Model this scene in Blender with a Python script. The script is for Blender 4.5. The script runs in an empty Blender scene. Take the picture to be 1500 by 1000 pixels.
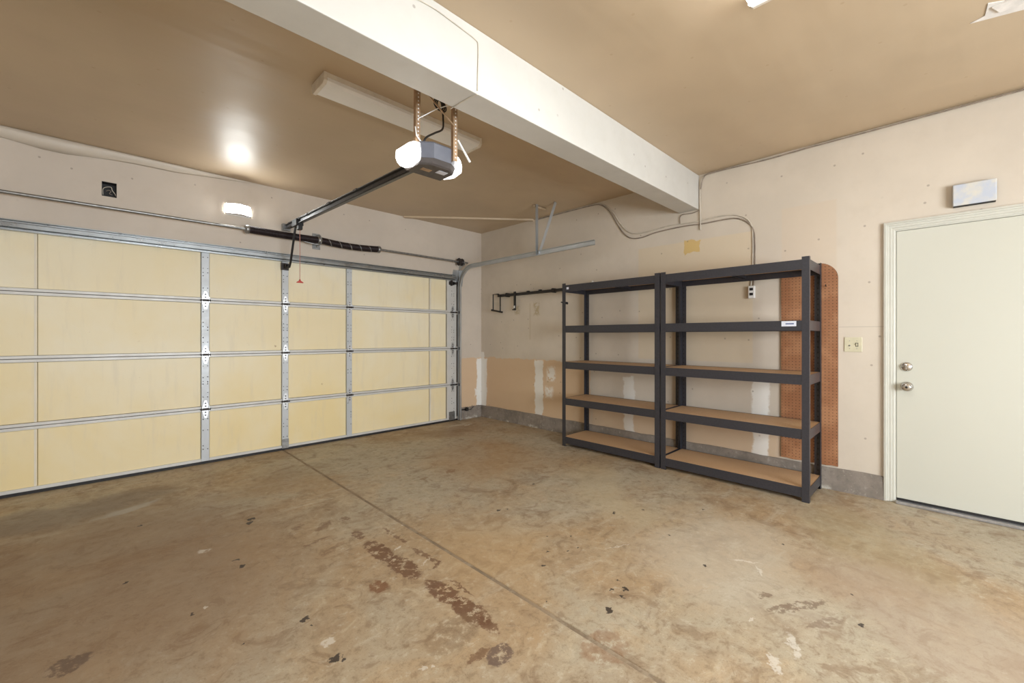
import bpy, bmesh, math, random
from mathutils import Vector, Matrix, Euler
random.seed(7)
R = math.radians
S = bpy.context.scene
C = S.collection

# ------------------------------------------------------------------ camera
cd = bpy.data.cameras.new('camera'); cam = bpy.data.objects.new('camera', cd); C.objects.link(cam)
cd.sensor_width = 36.0; cd.lens = 36.0*618/1500; cd.shift_y = -7.5/1500; cd.clip_start = .02
cam.location = (0, 0, 1.245); cam.rotation_euler = (R(90), 0, R(45.551-90))
S.camera = cam
# ------------------------------------------------------------------ world, light, exposure
w = bpy.data.worlds.new('world'); S.world = w; w.use_nodes = True
w.node_tree.nodes['Background'].inputs[0].default_value = (.75, .85, 1, 1)
w.node_tree.nodes['Background'].inputs[1].default_value = 1.0
S.view_settings.view_transform = 'Standard'; S.view_settings.look = 'None'
S.view_settings.gamma = 1; S.view_settings.use_curve_mapping = False
S.view_settings.exposure = -0.20
def area(name, loc, rot, sx, sy, power, col):
    l = bpy.data.lights.new(name, 'AREA'); l.shape = 'RECTANGLE'; l.size = sx; l.size_y = sy
    l.energy = power; l.color = col
    o = bpy.data.objects.new(name, l); C.objects.link(o); o.location = loc; o.rotation_euler = rot
    return o
area('fill_light_rear_window', (1.2, -2.95, 1.3), (R(90), 0, 0), 2.9, 1.5, 480, (.85, .93, 1))  # added fill light, set outside an unseen window inferred from the shadows
FIXTURE_L = 36.0      # lit fluorescent lens
OPENER_L = 5.0
LAMP_L = 85.0

# ------------------------------------------------------------------ node helpers
class NT:
    def __init__(s, m):
        s.m = m; s.t = m.node_tree; s.n = s.t.nodes; s.l = s.t.links
    def node(s, typ, ins=None, **kw):
        n = s.n.new(typ)
        for k, v in kw.items(): setattr(n, k, v)
        for k, v in (ins or {}).items():
            sock = n.inputs[k]
            if hasattr(v, 'is_output'): s.l.new(v, sock)
            else: sock.default_value = v
        return n
    def math(s, op, a, b=0., c=0., clamp=False):
        n = s.n.new('ShaderNodeMath'); n.operation = op; n.use_clamp = clamp
        for i, v in enumerate((a, b, c)):
            if hasattr(v, 'is_output'): s.l.new(v, n.inputs[i])
            else: n.inputs[i].default_value = v
        return n.outputs[0]
    def vm(s, op, a, b=None):
        n = s.n.new('ShaderNodeVectorMath'); n.operation = op
        for i, v in enumerate((a, b)):
            if v is None: continue
            if hasattr(v, 'is_output'): s.l.new(v, n.inputs[i])
            else: n.inputs[i].default_value = v
        return n
    def pos(s): return s.node('ShaderNodeNewGeometry').outputs['Position']
    def noise(s, vec, scale, detail=4., rough=.55, col=False, dist=0.):
        n = s.node('ShaderNodeTexNoise', {'Vector': vec, 'Scale': scale, 'Detail': detail, 'Roughness': rough, 'Distortion': dist})
        return n.outputs['Color' if col else 'Fac']
    def ramp(s, v, a, b, lo=0., hi=1., smooth=True):
        n = s.node('ShaderNodeMapRange', {0: v, 1: a, 2: b, 3: lo, 4: hi})
        n.interpolation_type = 'SMOOTHSTEP' if smooth else 'LINEAR'
        return n.outputs[0]
    def mix(s, fac, a, b, blend='MIX'):
        n = s.node('ShaderNodeMix', data_type='RGBA', blend_type=blend)
        for i, v in ((0, fac), (6, a), (7, b)):
            if hasattr(v, 'is_output'): s.l.new(v, n.inputs[i])
            else: n.inputs[i].default_value = (*v, 1) if isinstance(v, tuple) and len(v) == 3 else v
        return n.outputs[2]
    def wobble(s, vec, scale, amt):
        c = s.noise(vec, scale, 3., .6, True)
        c = s.vm('SUBTRACT', c, (.5, .5, .5)).outputs[0]
        c = s.vm('MULTIPLY', c, (amt, amt, amt)).outputs[0]
        return s.vm('ADD', vec, c).outputs[0]
    def ellipse(s, vec, cx, cy, cz, ax, ay, az, rot=0., edge=.25):
        v = s.vm('SUBTRACT', vec, (cx, cy, cz)).outputs[0]
        if rot:
            v = s.node('ShaderNodeVectorRotate', {'Vector': v, 'Angle': -rot}, rotation_type='Z_AXIS').outputs[0]
        v = s.vm('DIVIDE', v, (ax, ay, az)).outputs[0]
        d = s.vm('LENGTH', v).outputs['Value']
        return s.ramp(d, 1.0, 1.0-edge)
    def rect(s, vec, i, j, a0, a1, b0, b1, soft=.01):
        x = s.node('ShaderNodeSeparateXYZ', {0: vec}).outputs
        a = s.math('MINIMUM', s.math('SUBTRACT', x[i], a0), s.math('SUBTRACT', a1, x[i]))
        b = s.math('MINIMUM', s.math('SUBTRACT', x[j], b0), s.math('SUBTRACT', b1, x[j]))
        return s.ramp(s.math('MINIMUM', a, b), -soft, soft)
def srgb(r, g, b):
    f = lambda c: (c/255/12.92 if c/255 <= .04045 else ((c/255+.055)/1.055)**2.4)
    return (f(r), f(g), f(b))
def newmat(name):
    m = bpy.data.materials.new(name); m.use_nodes = True
    t = NT(m); t.b = t.n['Principled BSDF']
    return m, t
def P(t, col=None, rough=None, metal=None, spec=None, bump=None, bstr=.2, bdist=.01):
    b = t.b
    for k, v in (('Base Color', col), ('Roughness', rough), ('Metallic', metal), ('Specular IOR Level', spec)):
        if v is None: continue
        if hasattr(v, 'is_output'): t.l.new(v, b.inputs[k])
        else: b.inputs[k].default_value = (*v, 1) if isinstance(v, tuple) else v
    if bump is not None:
        n = t.node('ShaderNodeBump', {'Height': bump, 'Strength': bstr, 'Distance': bdist})
        t.l.new(n.outputs[0], b.inputs['Normal'])
def simple(name, col, rough=.5, metal=0., var=.06, scale=18., bstr=.0, spec=None, rvar=.05):
    m, t = newmat(name); p = t.pos()
    n = t.noise(p, scale, 5.)
    dark = tuple(c*(1-var*2) for c in col); lite = tuple(min(1, c*(1+var*2)) for c in col)
    c = t.mix(t.ramp(n, .3, .7), dark, lite)
    r = t.ramp(t.noise(p, scale*2.3, 4.), .3, .7, max(0, rough-rvar), min(1, rough+rvar))
    P(t, c, r, metal, spec, n if bstr else None, bstr, .004)
    return m
def emit(name, col, strength):
    m, t = newmat(name)
    P(t, col, .4); t.b.inputs['Emission Color'].default_value = (*col, 1); t.b.inputs['Emission Strength'].default_value = strength
    return m
M = {}
# ---- painted drywall: base + specks, per-wall patches added by callers
PAINT = srgb(209, 197, 181)
def wall_material(name, base, patches=(), rough=.5, specks=True, bump=.05):
    m, t = newmat(name); p = t.pos()
    n1 = t.noise(p, 1.1, 5., .6); n2 = t.noise(p, 9., 6., .6)
    c = t.mix(t.ramp(n1, .3, .75), tuple(x*.93 for x in base), tuple(min(1, x*1.05) for x in base))
    c = t.mix(t.ramp(n2, .45, .8, 0, .22), c, (base[0]*.86, base[1]*.83, base[2]*.78))
    wob = t.wobble(p, 11., .085)
    for kind, i, j, a0, a1, b0, b1, soft, col, amt, wb in patches:
        src = wob if wb else p
        k = t.rect(src, i, j, a0, a1, b0, b1, soft)
        if wb == 2: k = t.math('MULTIPLY', k, t.ramp(t.noise(p, 26., 4.), .36, .5))
        k = t.math('MULTIPLY', k, amt)
        c = t.mix(k, c, col)
    if specks:
        q = t.node('ShaderNodeSeparateXYZ', {0: p}).outputs
        q = t.node('ShaderNodeCombineXYZ', {0: t.math('ADD', q[0], q[1]), 1: q[2], 2: 0.}).outputs[0]
        v = t.node('ShaderNodeTexVoronoi', {'Vector': q, 'Scale': 3.6, 'Randomness': 1.0}, voronoi_dimensions='2D')
        k = t.math('MULTIPLY', t.ramp(v.outputs['Distance'], .036, .02), t.ramp(t.node('ShaderNodeSeparateColor', {0: v.outputs['Color']}).outputs[0], .55, .6))
        c = t.mix(t.math('MULTIPLY', k, .5), c, srgb(120, 104, 90))
    P(t, c, t.ramp(n2, .3, .7, rough-.05, rough+.08), None, .4, n2, bump, .01)
    return m

# ------------------------------------------------------------------ geometry helpers
class MB:
    def __init__(s): s.v = []; s.f = []; s.sm = []
    def add(s, vs, fs, smooth=False):
        o = len(s.v); s.v += [tuple(v) for v in vs]
        for f in fs: s.f.append([o+i for i in f]); s.sm.append(smooth)
        return s
    def box(s, x0, x1, y0, y1, z0, z1):
        x0, x1 = sorted((x0, x1)); y0, y1 = sorted((y0, y1)); z0, z1 = sorted((z0, z1))
        vs = [(x, y, z) for z in (z0, z1) for y in (y0, y1) for x in (x0, x1)]
        return s.add(vs, [(0, 2, 3, 1), (4, 5, 7, 6), (0, 1, 5, 4), (2, 6, 7, 3), (0, 4, 6, 2), (1, 3, 7, 5)])
    def prism(s, pts, axis, a, b):
        """closed polygon pts (2-D) extruded along axis from a to b"""
        def mk(p, t): return {0: (t, p[0], p[1]), 1: (p[0], t, p[1]), 2: (p[0], p[1], t)}[axis]
        n = len(pts); vs = [mk(p, a) for p in pts]+[mk(p, b) for p in pts]
        fs = [tuple(range(n))[::-1], tuple(range(n, 2*n))]+[(i, (i+1) % n, n+(i+1) % n, n+i) for i in range(n)]
        return s.add(vs, fs)
    def loft(s, rings, cap=True, smooth=False):
        n = len(rings[0]); vs = [p for r in rings for p in r]; fs = []
        for k in range(len(rings)-1):
            for i in range(n): fs.append((k*n+i, k*n+(i+1) % n, (k+1)*n+(i+1) % n, (k+1)*n+i))
        s.add(vs, fs, smooth)
        if cap: s.add(rings[0], [tuple(range(n))[::-1]]); s.add(rings[-1], [tuple(range(n))])
        return s
    def tube(s, path, r, n=8, cap=True, prof=None):
        path = [Vector(p) for p in path]; rings = []; up = None
        for i, p in enumerate(path):
            d = (path[min(i+1, len(path)-1)]-path[max(i-1, 0)]).normalized()
            if up is None:
                up = Vector((0, 0, 1)) if abs(d.z) < .9 else Vector((1, 0, 0))
            a = d.cross(up).normalized(); up = a.cross(d).normalized()
            rr = r[i] if isinstance(r, (list, tuple)) else r
            rings.append([p+(a*math.cos(t)+up*math.sin(t))*rr for t in (2*math.pi*k/n for k in range(n))])
        return s.loft(rings, cap, True)
    def cyl(s, a, b, r, n=16): return s.tube([a, b], r, n)
    def lathe(s, prof, origin, axis, n=24):
        """prof: (radius, height) along axis vector"""
        d = Vector(axis).normalized(); a = d.orthogonal().normalized(); b = d.cross(a); o = Vector(origin)
        rings = [[o+d*h+(a*math.cos(t)+b*math.sin(t))*max(r, 1e-4) for t in (2*math.pi*k/n for k in range(n))] for r, h in prof]
        return s.loft(rings, True, True)
    def build(s, name, mat, parent=None, bevel=0., seg=1):
        me = bpy.data.meshes.new(name); me.from_pydata(s.v, [], s.f)
        bm = bmesh.new(); bm.from_mesh(me); bmesh.ops.recalc_face_normals(bm, faces=bm.faces)
        bm.to_mesh(me); bm.free()
        for p, q in zip(me.polygons, s.sm): p.use_smooth = q
        me.materials.append(M[mat] if isinstance(mat, str) else mat)
        o = bpy.data.objects.new(name, me); C.objects.link(o)
        if bevel:
            md = o.modifiers.new('bevel', 'BEVEL'); md.width = bevel; md.segments = seg; md.limit_method = 'ANGLE'; md.angle_limit = R(50)
        if parent:
            o.parent = parent
            o.matrix_parent_inverse = Matrix.Translation(-parent.location) if parent.type == 'EMPTY' else Matrix()
        return o
def tag(o, label=None, cat=None, group=None, kind=None):
    for k, v in (('label', label), ('category', cat), ('group', group), ('kind', kind)):
        if v: o[k] = v
    return o
def thing(name, loc, label, cat, group=None, kind=None):
    o = bpy.data.objects.new(name, None); C.objects.link(o); o.location = loc; o.empty_display_size = .1
    return tag(o, label, cat, group, kind)
def box(name, mat, parent, *a, bevel=0., seg=1): return MB().box(*a).build(name, mat, parent, bevel, seg)
def bez(pts, n=8):
    """Catmull-Rom through points"""
    P_ = [Vector(p) for p in pts]; P_ = [P_[0]*2-P_[1]]+P_+[P_[-1]*2-P_[-2]]; out = []
    for i in range(1, len(P_)-2):
        a, b, c, d = P_[i-1:i+3]
        for k in range(n):
            t = k/n
            out.append(.5*((2*b)+(c-a)*t+(2*a-5*b+4*c-d)*t*t+(3*b-a-3*c+d)*t**3))
    out.append(P_[-2]); return out

# ------------------------------------------------------------------ dimensions of the place
XR = 4.28      # shelf wall
YD = 5.05      # garage-door wall
ZC = 2.85      # ceiling
XL, YN = -1.75, -2.8
DX0, DX1, DZ = -0.93, 3.87, 2.13      # garage opening
BY0, BY1, BZ = 1.70, 1.895, 2.51      # beam

# ------------------------------------------------------------------ materials
TAN = srgb(212, 170, 122); WHITEP = srgb(236, 234, 228)
M['wall_right'] = wall_material('painted drywall with bare and spackled patches', PAINT, [
    ('r', 1, 2, 3.0, 5.2, -.1, .925, .006, srgb(214, 180, 141), .75, 1),
    ('r', 1, 2, 1.0, 3.0, -.1, .50, .05, srgb(206, 172, 132), .55, 1),
    ('r', 1, 2, 1.215, 2.36, 1.0, 2.21, .006, srgb(214, 194, 160), .5, 0),
    ('r', 1, 2, .60, .985, 1.7, 2.36, .008, srgb(208, 190, 168), .5, 0),
    ('r', 1, 2, 1.69, 1.85, 2.085, 2.212, .005, srgb(206, 172, 96), .75, 1),
    ('r', 1, 2, 4.92, 5.2, .16, .91, .012, WHITEP, .92, 1),
    ('r', 1, 2, 4.98, 5.2, .9, 1.0, .012, WHITEP, .8, 1),
    ('r', 1, 2, 3.765, 3.915, .15, .915, .01, WHITEP, .92, 1),
    ('r', 1, 2, 3.56, 3.69, .66, .83, .03, WHITEP, .8, 2),
    ('r', 1, 2, 3.6, 3.72, .43, .57, .03, WHITEP, .8, 2),
    ('r', 1, 2, 2.415, 2.54, .15, .79, .012, WHITEP, .8, 1),
    ('r', 1, 2, 1.085, 1.215, .15, .84, .012, WHITEP, .85, 1),
    ('r', 1, 2, -.4, .585, 1.318, 1.322, .002, srgb(150, 140, 128), .5, 0),
    ('r', 1, 2, 4.21, 4.30, 1.56, 1.68, .02, srgb(168, 146, 96), .5, 2),
    ('r', 1, 2, 3.83, 3.93, 1.54, 1.70, .02, srgb(168, 146, 96), .6, 2),
    ('r', 1, 2, 4.0, 4.012, 1.2, 1.7, .006, srgb(168, 146, 96), .4, 0),
])
M['wall_left'] = wall_material('painted drywall above the garage door', srgb(207, 194, 179), [
    ('r', 0, 2, 3.8, 4.4, -.1, .915, .006, srgb(214, 180, 141), .75, 1),
    ('r', 0, 2, 4.19, 4.4, .17, .9, .012, WHITEP, .92, 1),
    ('r', 0, 2, 4.15, 4.25, .33, .43, .012, WHITEP, .85, 1),
])
M['wall_plain'] = wall_material('plain painted drywall', PAINT)
M['beam'] = wall_material('off white painted beam wrap', srgb(200, 196, 188), bump=.03)
def ceiling_mat():
    m, t = newmat('semi gloss tan ceiling paint'); p = t.pos()
    n1 = t.noise(p, .9, 4.); n2 = t.noise(p, 2.4, 1., .4); n3 = t.noise(t.vm('MULTIPLY', p, (1., 9., 1.)).outputs[0], 1.2, 1.)
    base = srgb(191, 169, 140)
    c = t.mix(t.ramp(n1, .3, .7), tuple(x*.93 for x in base), tuple(x*1.06 for x in base))
    v = t.node('ShaderNodeTexVoronoi', {'Vector': p, 'Scale': 2.3}, voronoi_dimensions='2D')
    k = t.math('MULTIPLY', t.ramp(v.outputs['Distance'], .024, .014), .4)
    c = t.mix(k, c, srgb(170, 140, 108))
    h = t.math('ADD', t.math('MULTIPLY', n2, .9), t.math('MULTIPLY', n3, .12))
    P(t, c, .45, None, .7, h, .5, .04)
    return m
M['ceiling'] = ceiling_mat()

def floor_mat():
    m, t = newmat('old stained concrete'); p = t.pos()
    big = t.noise(p, .75, 6., .62, dist=.6); mid = t.noise(p, 2.6, 5., .65, dist=.8); fine = t.noise(p, 20., 6., .75); grit = t.noise(p, 120., 4., .7)
    strk = t.noise(t.vm('MULTIPLY', p, (1.3, 5., 1.)).outputs[0], 1.6, 6., .65, dist=.5)
    tan = srgb(172, 146, 113); grey = srgb(176, 164, 142); brown = srgb(132, 106, 80); pale = srgb(198, 188, 168)
    c = t.mix(t.ramp(big, .36, .62), tan, grey)
    c = t.mix(t.ramp(mid, .50, .74, 0, .55), c, brown)
    c = t.mix(t.ramp(strk, .52, .74, 0, .50), c, pale)
    c = t.mix(t.ramp(mid, .46, .28, 0, .45), c, srgb(182, 151, 112))
    c = t.mix(t.ramp(fine, .52, .64, 0, .55), c, tuple(x*.58 for x in tan))
    c = t.mix(t.ramp(fine, .46, .34, 0, .5), c, pale)
    med = t.noise(p, 6.5, 6., .72, dist=1.2)
    c = t.mix(t.ramp(med, .53, .64, 0, .5), c, srgb(126, 100, 74)); c = t.mix(t.ramp(med, .46, .34, 0, .45), c, srgb(196, 180, 152))
    scr = t.noise(t.vm('MULTIPLY', t.node('ShaderNodeVectorRotate', {'Vector': p, 'Angle': .5}, rotation_type='Z_AXIS').outputs[0], (6., 70., 1.)).outputs[0], 1., 5., .7, dist=.4)
    c = t.mix(t.math('MULTIPLY', t.ramp(scr, .60, .72, 0, .6), t.ramp(mid, .42, .6)), c, srgb(112, 88, 66))
    c = t.mix(t.ramp(grit, .56, .66, 0, .5), c, tuple(x*.5 for x in tan))
    # broad worn or soiled areas with a shape of their own
    w1 = t.wobble(p, 1.6, .7); w2 = t.wobble(p, 9., .22); w3 = t.wobble(p, 28., .07)
    for cx, cy, ax, ay, rt, col, am in (
        (.0, 3.0, 1.2, 1.6, 0, srgb(132, 104, 78), .65), (-.1, 4.3, .7, .35, .1, srgb(112, 98, 88), .6),
        (2.6, .9, .8, .6, .5, srgb(202, 192, 174), .45), (2.9, 3.3, .9, .9, 0, srgb(176, 140, 98), .4),
        (3.2, 4.5, .9, .35, 0, srgb(140, 112, 82), .55), (1.6, 1.9, .5, .7, 0, srgb(190, 160, 118), .35),
        (3.3, .3, .9, .35, .6, srgb(164, 148, 112), .4), (2.6, .0, .8, .45, .7, srgb(168, 148, 128), .55), (.2, 4.05, .22, .1, .3, srgb(176, 170, 162), .7),
        (2.9, 1.9, .8, .3, .8, srgb(198, 182, 150), .45), (3.6, 4.75, .25, .08, 0, srgb(210, 200, 180), .5), (1.15, 4.0, .6, .5, .4, srgb(150, 124, 92), .4)):
        c = t.mix(t.math('MULTIPLY', t.ellipse(w1, cx, cy, 0, ax, ay, 9, rt, .6), am), c, col)
    brk = t.ramp(fine, .40, .5); brk2 = t.ramp(t.noise(p, 34., 5., .7), .38, .5)
    # rusty worn strip beside the joint, flakes, drips
    RU = srgb(112, 80, 58); DK = srgb(44, 36, 34)
    st = [(1.165, 2.56, .035, .07, 0, RU, .8), (1.165, 2.28, .06, .19, 0, RU, .92), (1.18, 2.04, .065, .17, 0, RU, .92), (1.20, 1.70, .06, .16, 0, RU, .92),
          (1.205, 1.50, .06, .15, 0, RU, .92), (1.20, 1.37, .035, .08, 0, RU, .8), (1.325, 2.40, .016, .17, 0, RU, .75), (1.328, 2.06, .018, .14, .1, RU, .75), (1.325, 1.93, .05, .012, .7, RU, .8),
          (1.285, 1.68, .014, .11, 0, RU, .85), (1.0, 1.968, .05, .06, 0, srgb(120, 78, 50), .8), (1.12, 1.215, .07, .05, .3, srgb(104, 84, 74), .85), (1.06, 1.27, .06, .02, 0, RU, .7),
          (-.084, 2.32, .07, .06, .4, srgb(84, 62, 54), .7), (1.06, 2.85, .09, .04, .8, RU, .6), (.93, 2.95, .05, .03, .5, RU, .55),
          (2.30, .47, .19, .035, -.55, srgb(118, 98, 80), .75), (2.28, .60, .05, .022, -.3, srgb(118, 98, 80), .7), (2.25, .36, .11, .02, -.5, srgb(128, 108, 90), .6),
          (2.04, 3.18, .05, .02, .3, srgb(128, 92, 60), .6), (2.32, 3.18, .07, .045, .5, srgb(134, 96, 62), .65), (.95, 2.66, .09, .02, .2, RU, .55),
          (1.2, 2.85, .035, .05, 0, RU, .6), (.98, 2.5, .10, .03, .4, RU, .4), (1.06, 1.44, .15, .10, .2, srgb(128, 104, 78), .45), (1.45, .95, .12, .1, 0, srgb(140, 100, 68), .5)]
    for cx, cy, ax, ay, rt, col, am in st:
        k = t.math('MULTIPLY', t.ellipse(w3, cx, cy, 0, ax, ay, 9, rt, .22), am)
        c = t.mix(t.math('MULTIPLY', k, brk), c, col)
    for cx, cy, a in ((.644, 1.962, .022), (.655, 1.90, .008), (.649, 1.644, .026), (.675, 1.62, .014), (1.855, 1.097, .02), (1.80, 1.14, .014), (1.79, 1.07, .013), (1.66, 1.06, .022), (1.9, 1.16, .01), (2.047, 2.227, .022), (2.10, 2.20, .012),
                      (.42, 1.99, .008), (1.86, 1.6, .01), (1.95, 1.52, .012), (2.02, 1.5, .01), (.1, 2.9, .014), (.55, 2.75, .018), (.56, 2.66, .02), (.30, 2.35, .014), (2.6, 1.62, .014), (2.8, 1.5, .014), (2.93, .66, .012), (1.72, 1.52, .014),
                      (2.35, .9, .010), (2.55, 1.2, .012), (.2, 3.7, .012), (.75, 3.3, .03), (.72, 3.24, .03), (3.1, 1.2, .018), (2.0, 1.72, .008), (2.1, 1.62, .008), (1.5, 1.3, .008), (2.62, 2.42, .018), (2.35, .25, .014), (2.6, .3, .012)):
        c = t.mix(t.math('MULTIPLY', t.ellipse(w3, cx, cy, 0, a*1.0, a*.75, 9, .6, .3), .9), c, DK)
    for cx, cy, ax, ay, rt in ((.668, 1.753, .035, .03, 0), (2.055, .585, .025, .01, -.5), (.872, 1.365, .012, .01, 0), (.9, 1.35, .012, .01, 0), (1.44, 2.5, .012, .03, 0),
                               (2.0, .42, .09, .02, .4), (1.84, .45, .07, .02, .5), (2.56, .76, .012, .09, .5), (2.51, .68, .05, .01, .4), (.44, 3.0, .04, .03, 0), (1.3, 2.0, .05, .006, .5), (1.26, 2.24, .04, .01, .5), (.36, 2.37, .01, .01, 0), (3.72, 4.68, .10, .03, .2), (2.2, 1.35, .1, .004, -.4)):
        k = t.math('MULTIPLY', t.ellipse(w3, cx, cy, 0, ax, ay, 9, rt, .35), .55)
        c = t.mix(t.math('MULTIPLY', k, brk2), c, srgb(224, 218, 206))
    h = t.math('ADD', t.math('MULTIPLY', fine, .5), t.math('MULTIPLY', mid, .6))
    P(t, c, t.ramp(mid, .3, .7, .42, .62), None, .4, h, .25, .012)
    return m
M['floor'] = floor_mat()
def concrete(name, col, pale):
    m, t = newmat(name); p = t.pos(); a = t.noise(p, 5., 7., .65); b = t.noise(p, 30., 6., .7)
    c = t.mix(t.ramp(a, .35, .65), tuple(x*.82 for x in col), tuple(x*1.15 for x in col))
    z = t.node('ShaderNodeSeparateXYZ', {0: t.wobble(p, 18., .06)}).outputs[2]
    c = t.mix(t.math('MULTIPLY', t.ramp(z, .04, .015, 0, .8), t.ramp(t.noise(p, 7., 5., .7), .48, .58)), c, pale)
    c = t.mix(t.ramp(b, .56, .72, 0, .5), c, pale); c = t.mix(t.ramp(b, .44, .3, 0, .5), c, tuple(x*.55 for x in col))
    P(t, c, .85, None, .3, t.math('ADD', a, b), .4, .01); return m
M['stem'] = concrete('weathered stem wall concrete', srgb(138, 128, 118), srgb(196, 190, 178))
M['joint'] = concrete('dirt in control joint', srgb(140, 122, 100), srgb(160, 144, 122))
def panel_mat():
    m, t = newmat('aged cream insulation panel'); p = t.pos()
    n = t.noise(p, .8, 5., .6, dist=.4); v = t.noise(t.vm('MULTIPLY', p, (5., 1., .7)).outputs[0], 3., 5., .6); f = t.noise(p, 22., 6., .7)
    a = srgb(240, 231, 207); b = srgb(236, 215, 163)
    z = t.node('ShaderNodeSeparateXYZ', {0: t.wobble(p, 2., .9)}).outputs
    age = t.math('ADD', t.ramp(n, .3, .7, 0, .6), t.ramp(z[2], 1.6, .1, 0, .55))
    c = t.mix(t.math('MINIMUM', age, 1.), a, b)
    c = t.mix(t.ramp(v, .5, .75, 0, .28), c, srgb(214, 202, 180))
    c = t.mix(t.ramp(f, .66, .78, 0, .35), c, srgb(176, 140, 84))
    vo = t.node('ShaderNodeTexVoronoi', {'Vector': t.wobble(p, 30., .03), 'Scale': 4.2})
    k = t.math('MULTIPLY', t.ramp(vo.outputs['Distance'], .06, .03), t.ramp(t.node('ShaderNodeSeparateColor', {0: vo.outputs['Color']}).outputs[0], .72, .76))
    c = t.mix(t.math('MULTIPLY', k, .6), c, srgb(146, 104, 58))
    P(t, c, .5, None, .35, f, .05, .004); return m
M['panel'] = panel_mat()
M['galv'] = simple('galvanised steel', srgb(190, 193, 195), .36, .7, .03, 5.)
M['rail'] = simple('pale painted steel rail', srgb(206, 203, 197), .45, .1, .02, 6.)
M['cream_strip'] = simple('cream joint strip', srgb(226, 216, 196), .5, 0, .02, 6.)
M['stile'] = simple('pale galvanised stile', srgb(192, 195, 197), .42, .15, .02, 5.)
M['hinge'] = simple('bright zinc hinge', srgb(200, 200, 200), .40, .9, .05, 60.)
M['steel_dark'] = simple('dark oily steel', srgb(58, 52, 50), .5, .4, .15, 40.)
M['zinc'] = simple('dull zinc', srgb(150, 150, 148), .4, .8, .1, 30.)
M['black'] = simple('black rubber', srgb(30, 27, 27), .6, 0, .1)
M['spring'] = simple('dark painted spring steel', srgb(52, 42, 44), .42, .3, .1, 50.)
M['strut'] = simple('grey galvanised strut', srgb(158, 160, 160), .32, .9, .03, 5.)
M['gap'] = simple('dark groove backing', srgb(70, 60, 50), .9)  # dark backing tone that shows as lines between the door parts
M['shelf_metal'] = simple('charcoal powder coat', srgb(58, 57, 62), .38, .15, .05, 60., spec=.5)
def board_mat():
    m, t = newmat('particle board'); p = t.pos(); a = t.noise(p, 160., 4., .8); b = t.noise(p, 3., 3.)
    c = t.mix(t.ramp(a, .35, .65), srgb(176, 138, 100), srgb(214, 180, 142)); c = t.mix(t.ramp(b, .4, .7, 0, .3), c, srgb(190, 152, 112))
    P(t, c, .6, None, .3); return m
M['board'] = board_mat()
def peg_mat():
    m, t = newmat('brown pegboard'); p = t.pos(); x = t.node('ShaderNodeSeparateXYZ', {0: p}).outputs
    fy = t.math('SUBTRACT', t.math('FRACT', t.math('DIVIDE', x[1], .0254)), .5); fz = t.math('SUBTRACT', t.math('FRACT', t.math('DIVIDE', x[2], .0254)), .5)
    d = t.math('SQRT', t.math('ADD', t.math('MULTIPLY', fy, fy), t.math('MULTIPLY', fz, fz)))
    n = t.noise(p, 6., 5.); c = t.mix(t.ramp(n, .35, .68), srgb(150, 102, 70), srgb(174, 126, 90))
    c = t.mix(t.ramp(t.noise(p, 40., 5.), .55, .75, 0, .4), c, srgb(140, 84, 50))
    k = t.ramp(d, .15, .1); c = t.mix(k, c, srgb(52, 32, 22))
    P(t, c, .5, None, .4, t.math('SUBTRACT', 1., k), .5, .003); return m
M['peg'] = peg_mat()
M['peg_edge'] = simple('dark hardboard edge', srgb(74, 48, 34), .7)
M['door_paint'] = simple('satin off white door paint', srgb(201, 199, 186), .33, 0, .003, 3., rvar=.004)
M['casing'] = simple('cream casing paint', srgb(202, 200, 189), .42, 0, .01, 12.)
M['chrome'] = simple('satin nickel', srgb(205, 203, 200), .18, 1., .03, 30.)
M['alu'] = simple('aluminium threshold', srgb(190, 190, 194), .35, .8, .06, 30.)
M['ivory'] = simple('ivory plastic', srgb(208, 200, 172), .4, 0, .02)
M['white'] = simple('white plastic', srgb(232, 230, 226), .4, 0, .02)
M['cable'] = simple('painted over cable', srgb(196, 186, 170), .55, 0, .06)
M['cable_dark'] = simple('grey brown cable', srgb(140, 126, 112), .6, 0, .1)
M['cord'] = simple('black cord', srgb(34, 30, 28), .5)
M['red'] = simple('red plastic', srgb(190, 56, 40), .45, 0, .05)
M['rope'] = simple('red and white rope', srgb(186, 128, 112), .8, 0, .2, 300.)
M['opener'] = simple('slate grey opener plastic', srgb(98, 100, 109), .35, 0, .04, 12.)
M['opener_dark'] = simple('dark opener base', srgb(78, 72, 70), .5, 0, .06)
M['rail_dark'] = simple('dark opener rail', srgb(74, 72, 74), .35, .5, .08, 30.)
M['tan_steel'] = simple('punched steel strap', srgb(176, 146, 116), .45, .5, .08, 30.)
M['fixture_white'] = simple('white enamel fixture', srgb(222, 212, 198), .4, 0, .03)
M['lens_off'] = simple('prismatic acrylic lens', srgb(240, 238, 236), .35, 0, .01, 6.)
M['lens_on'] = emit('lit fluorescent lens', (.93, .98, 1.), FIXTURE_L)
M['opener_lens'] = emit('lit opener lens', (1., .98, .94), OPENER_L)
M['lamp_lens'] = emit('lit wall lamp lens', (.97, 1., .98), LAMP_L)
M['chime_face'] = None
def chime_mat():
    m, t = newmat('pearly blue grey cover'); p = t.pos(); n = t.noise(p, 12., 3.)
    P(t, t.mix(t.ramp(n, .35, .65), srgb(188, 194, 206), srgb(210, 206, 196)), .35); return m
M['chime_face'] = chime_mat()
M['paper'] = simple('torn white paper', srgb(226, 220, 214), .8, 0, .05)
M['label'] = simple('white printed label', srgb(214, 216, 226), .5, 0, .02)
M['ink'] = simple('blue grey ink', srgb(110, 118, 150), .6)
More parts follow.
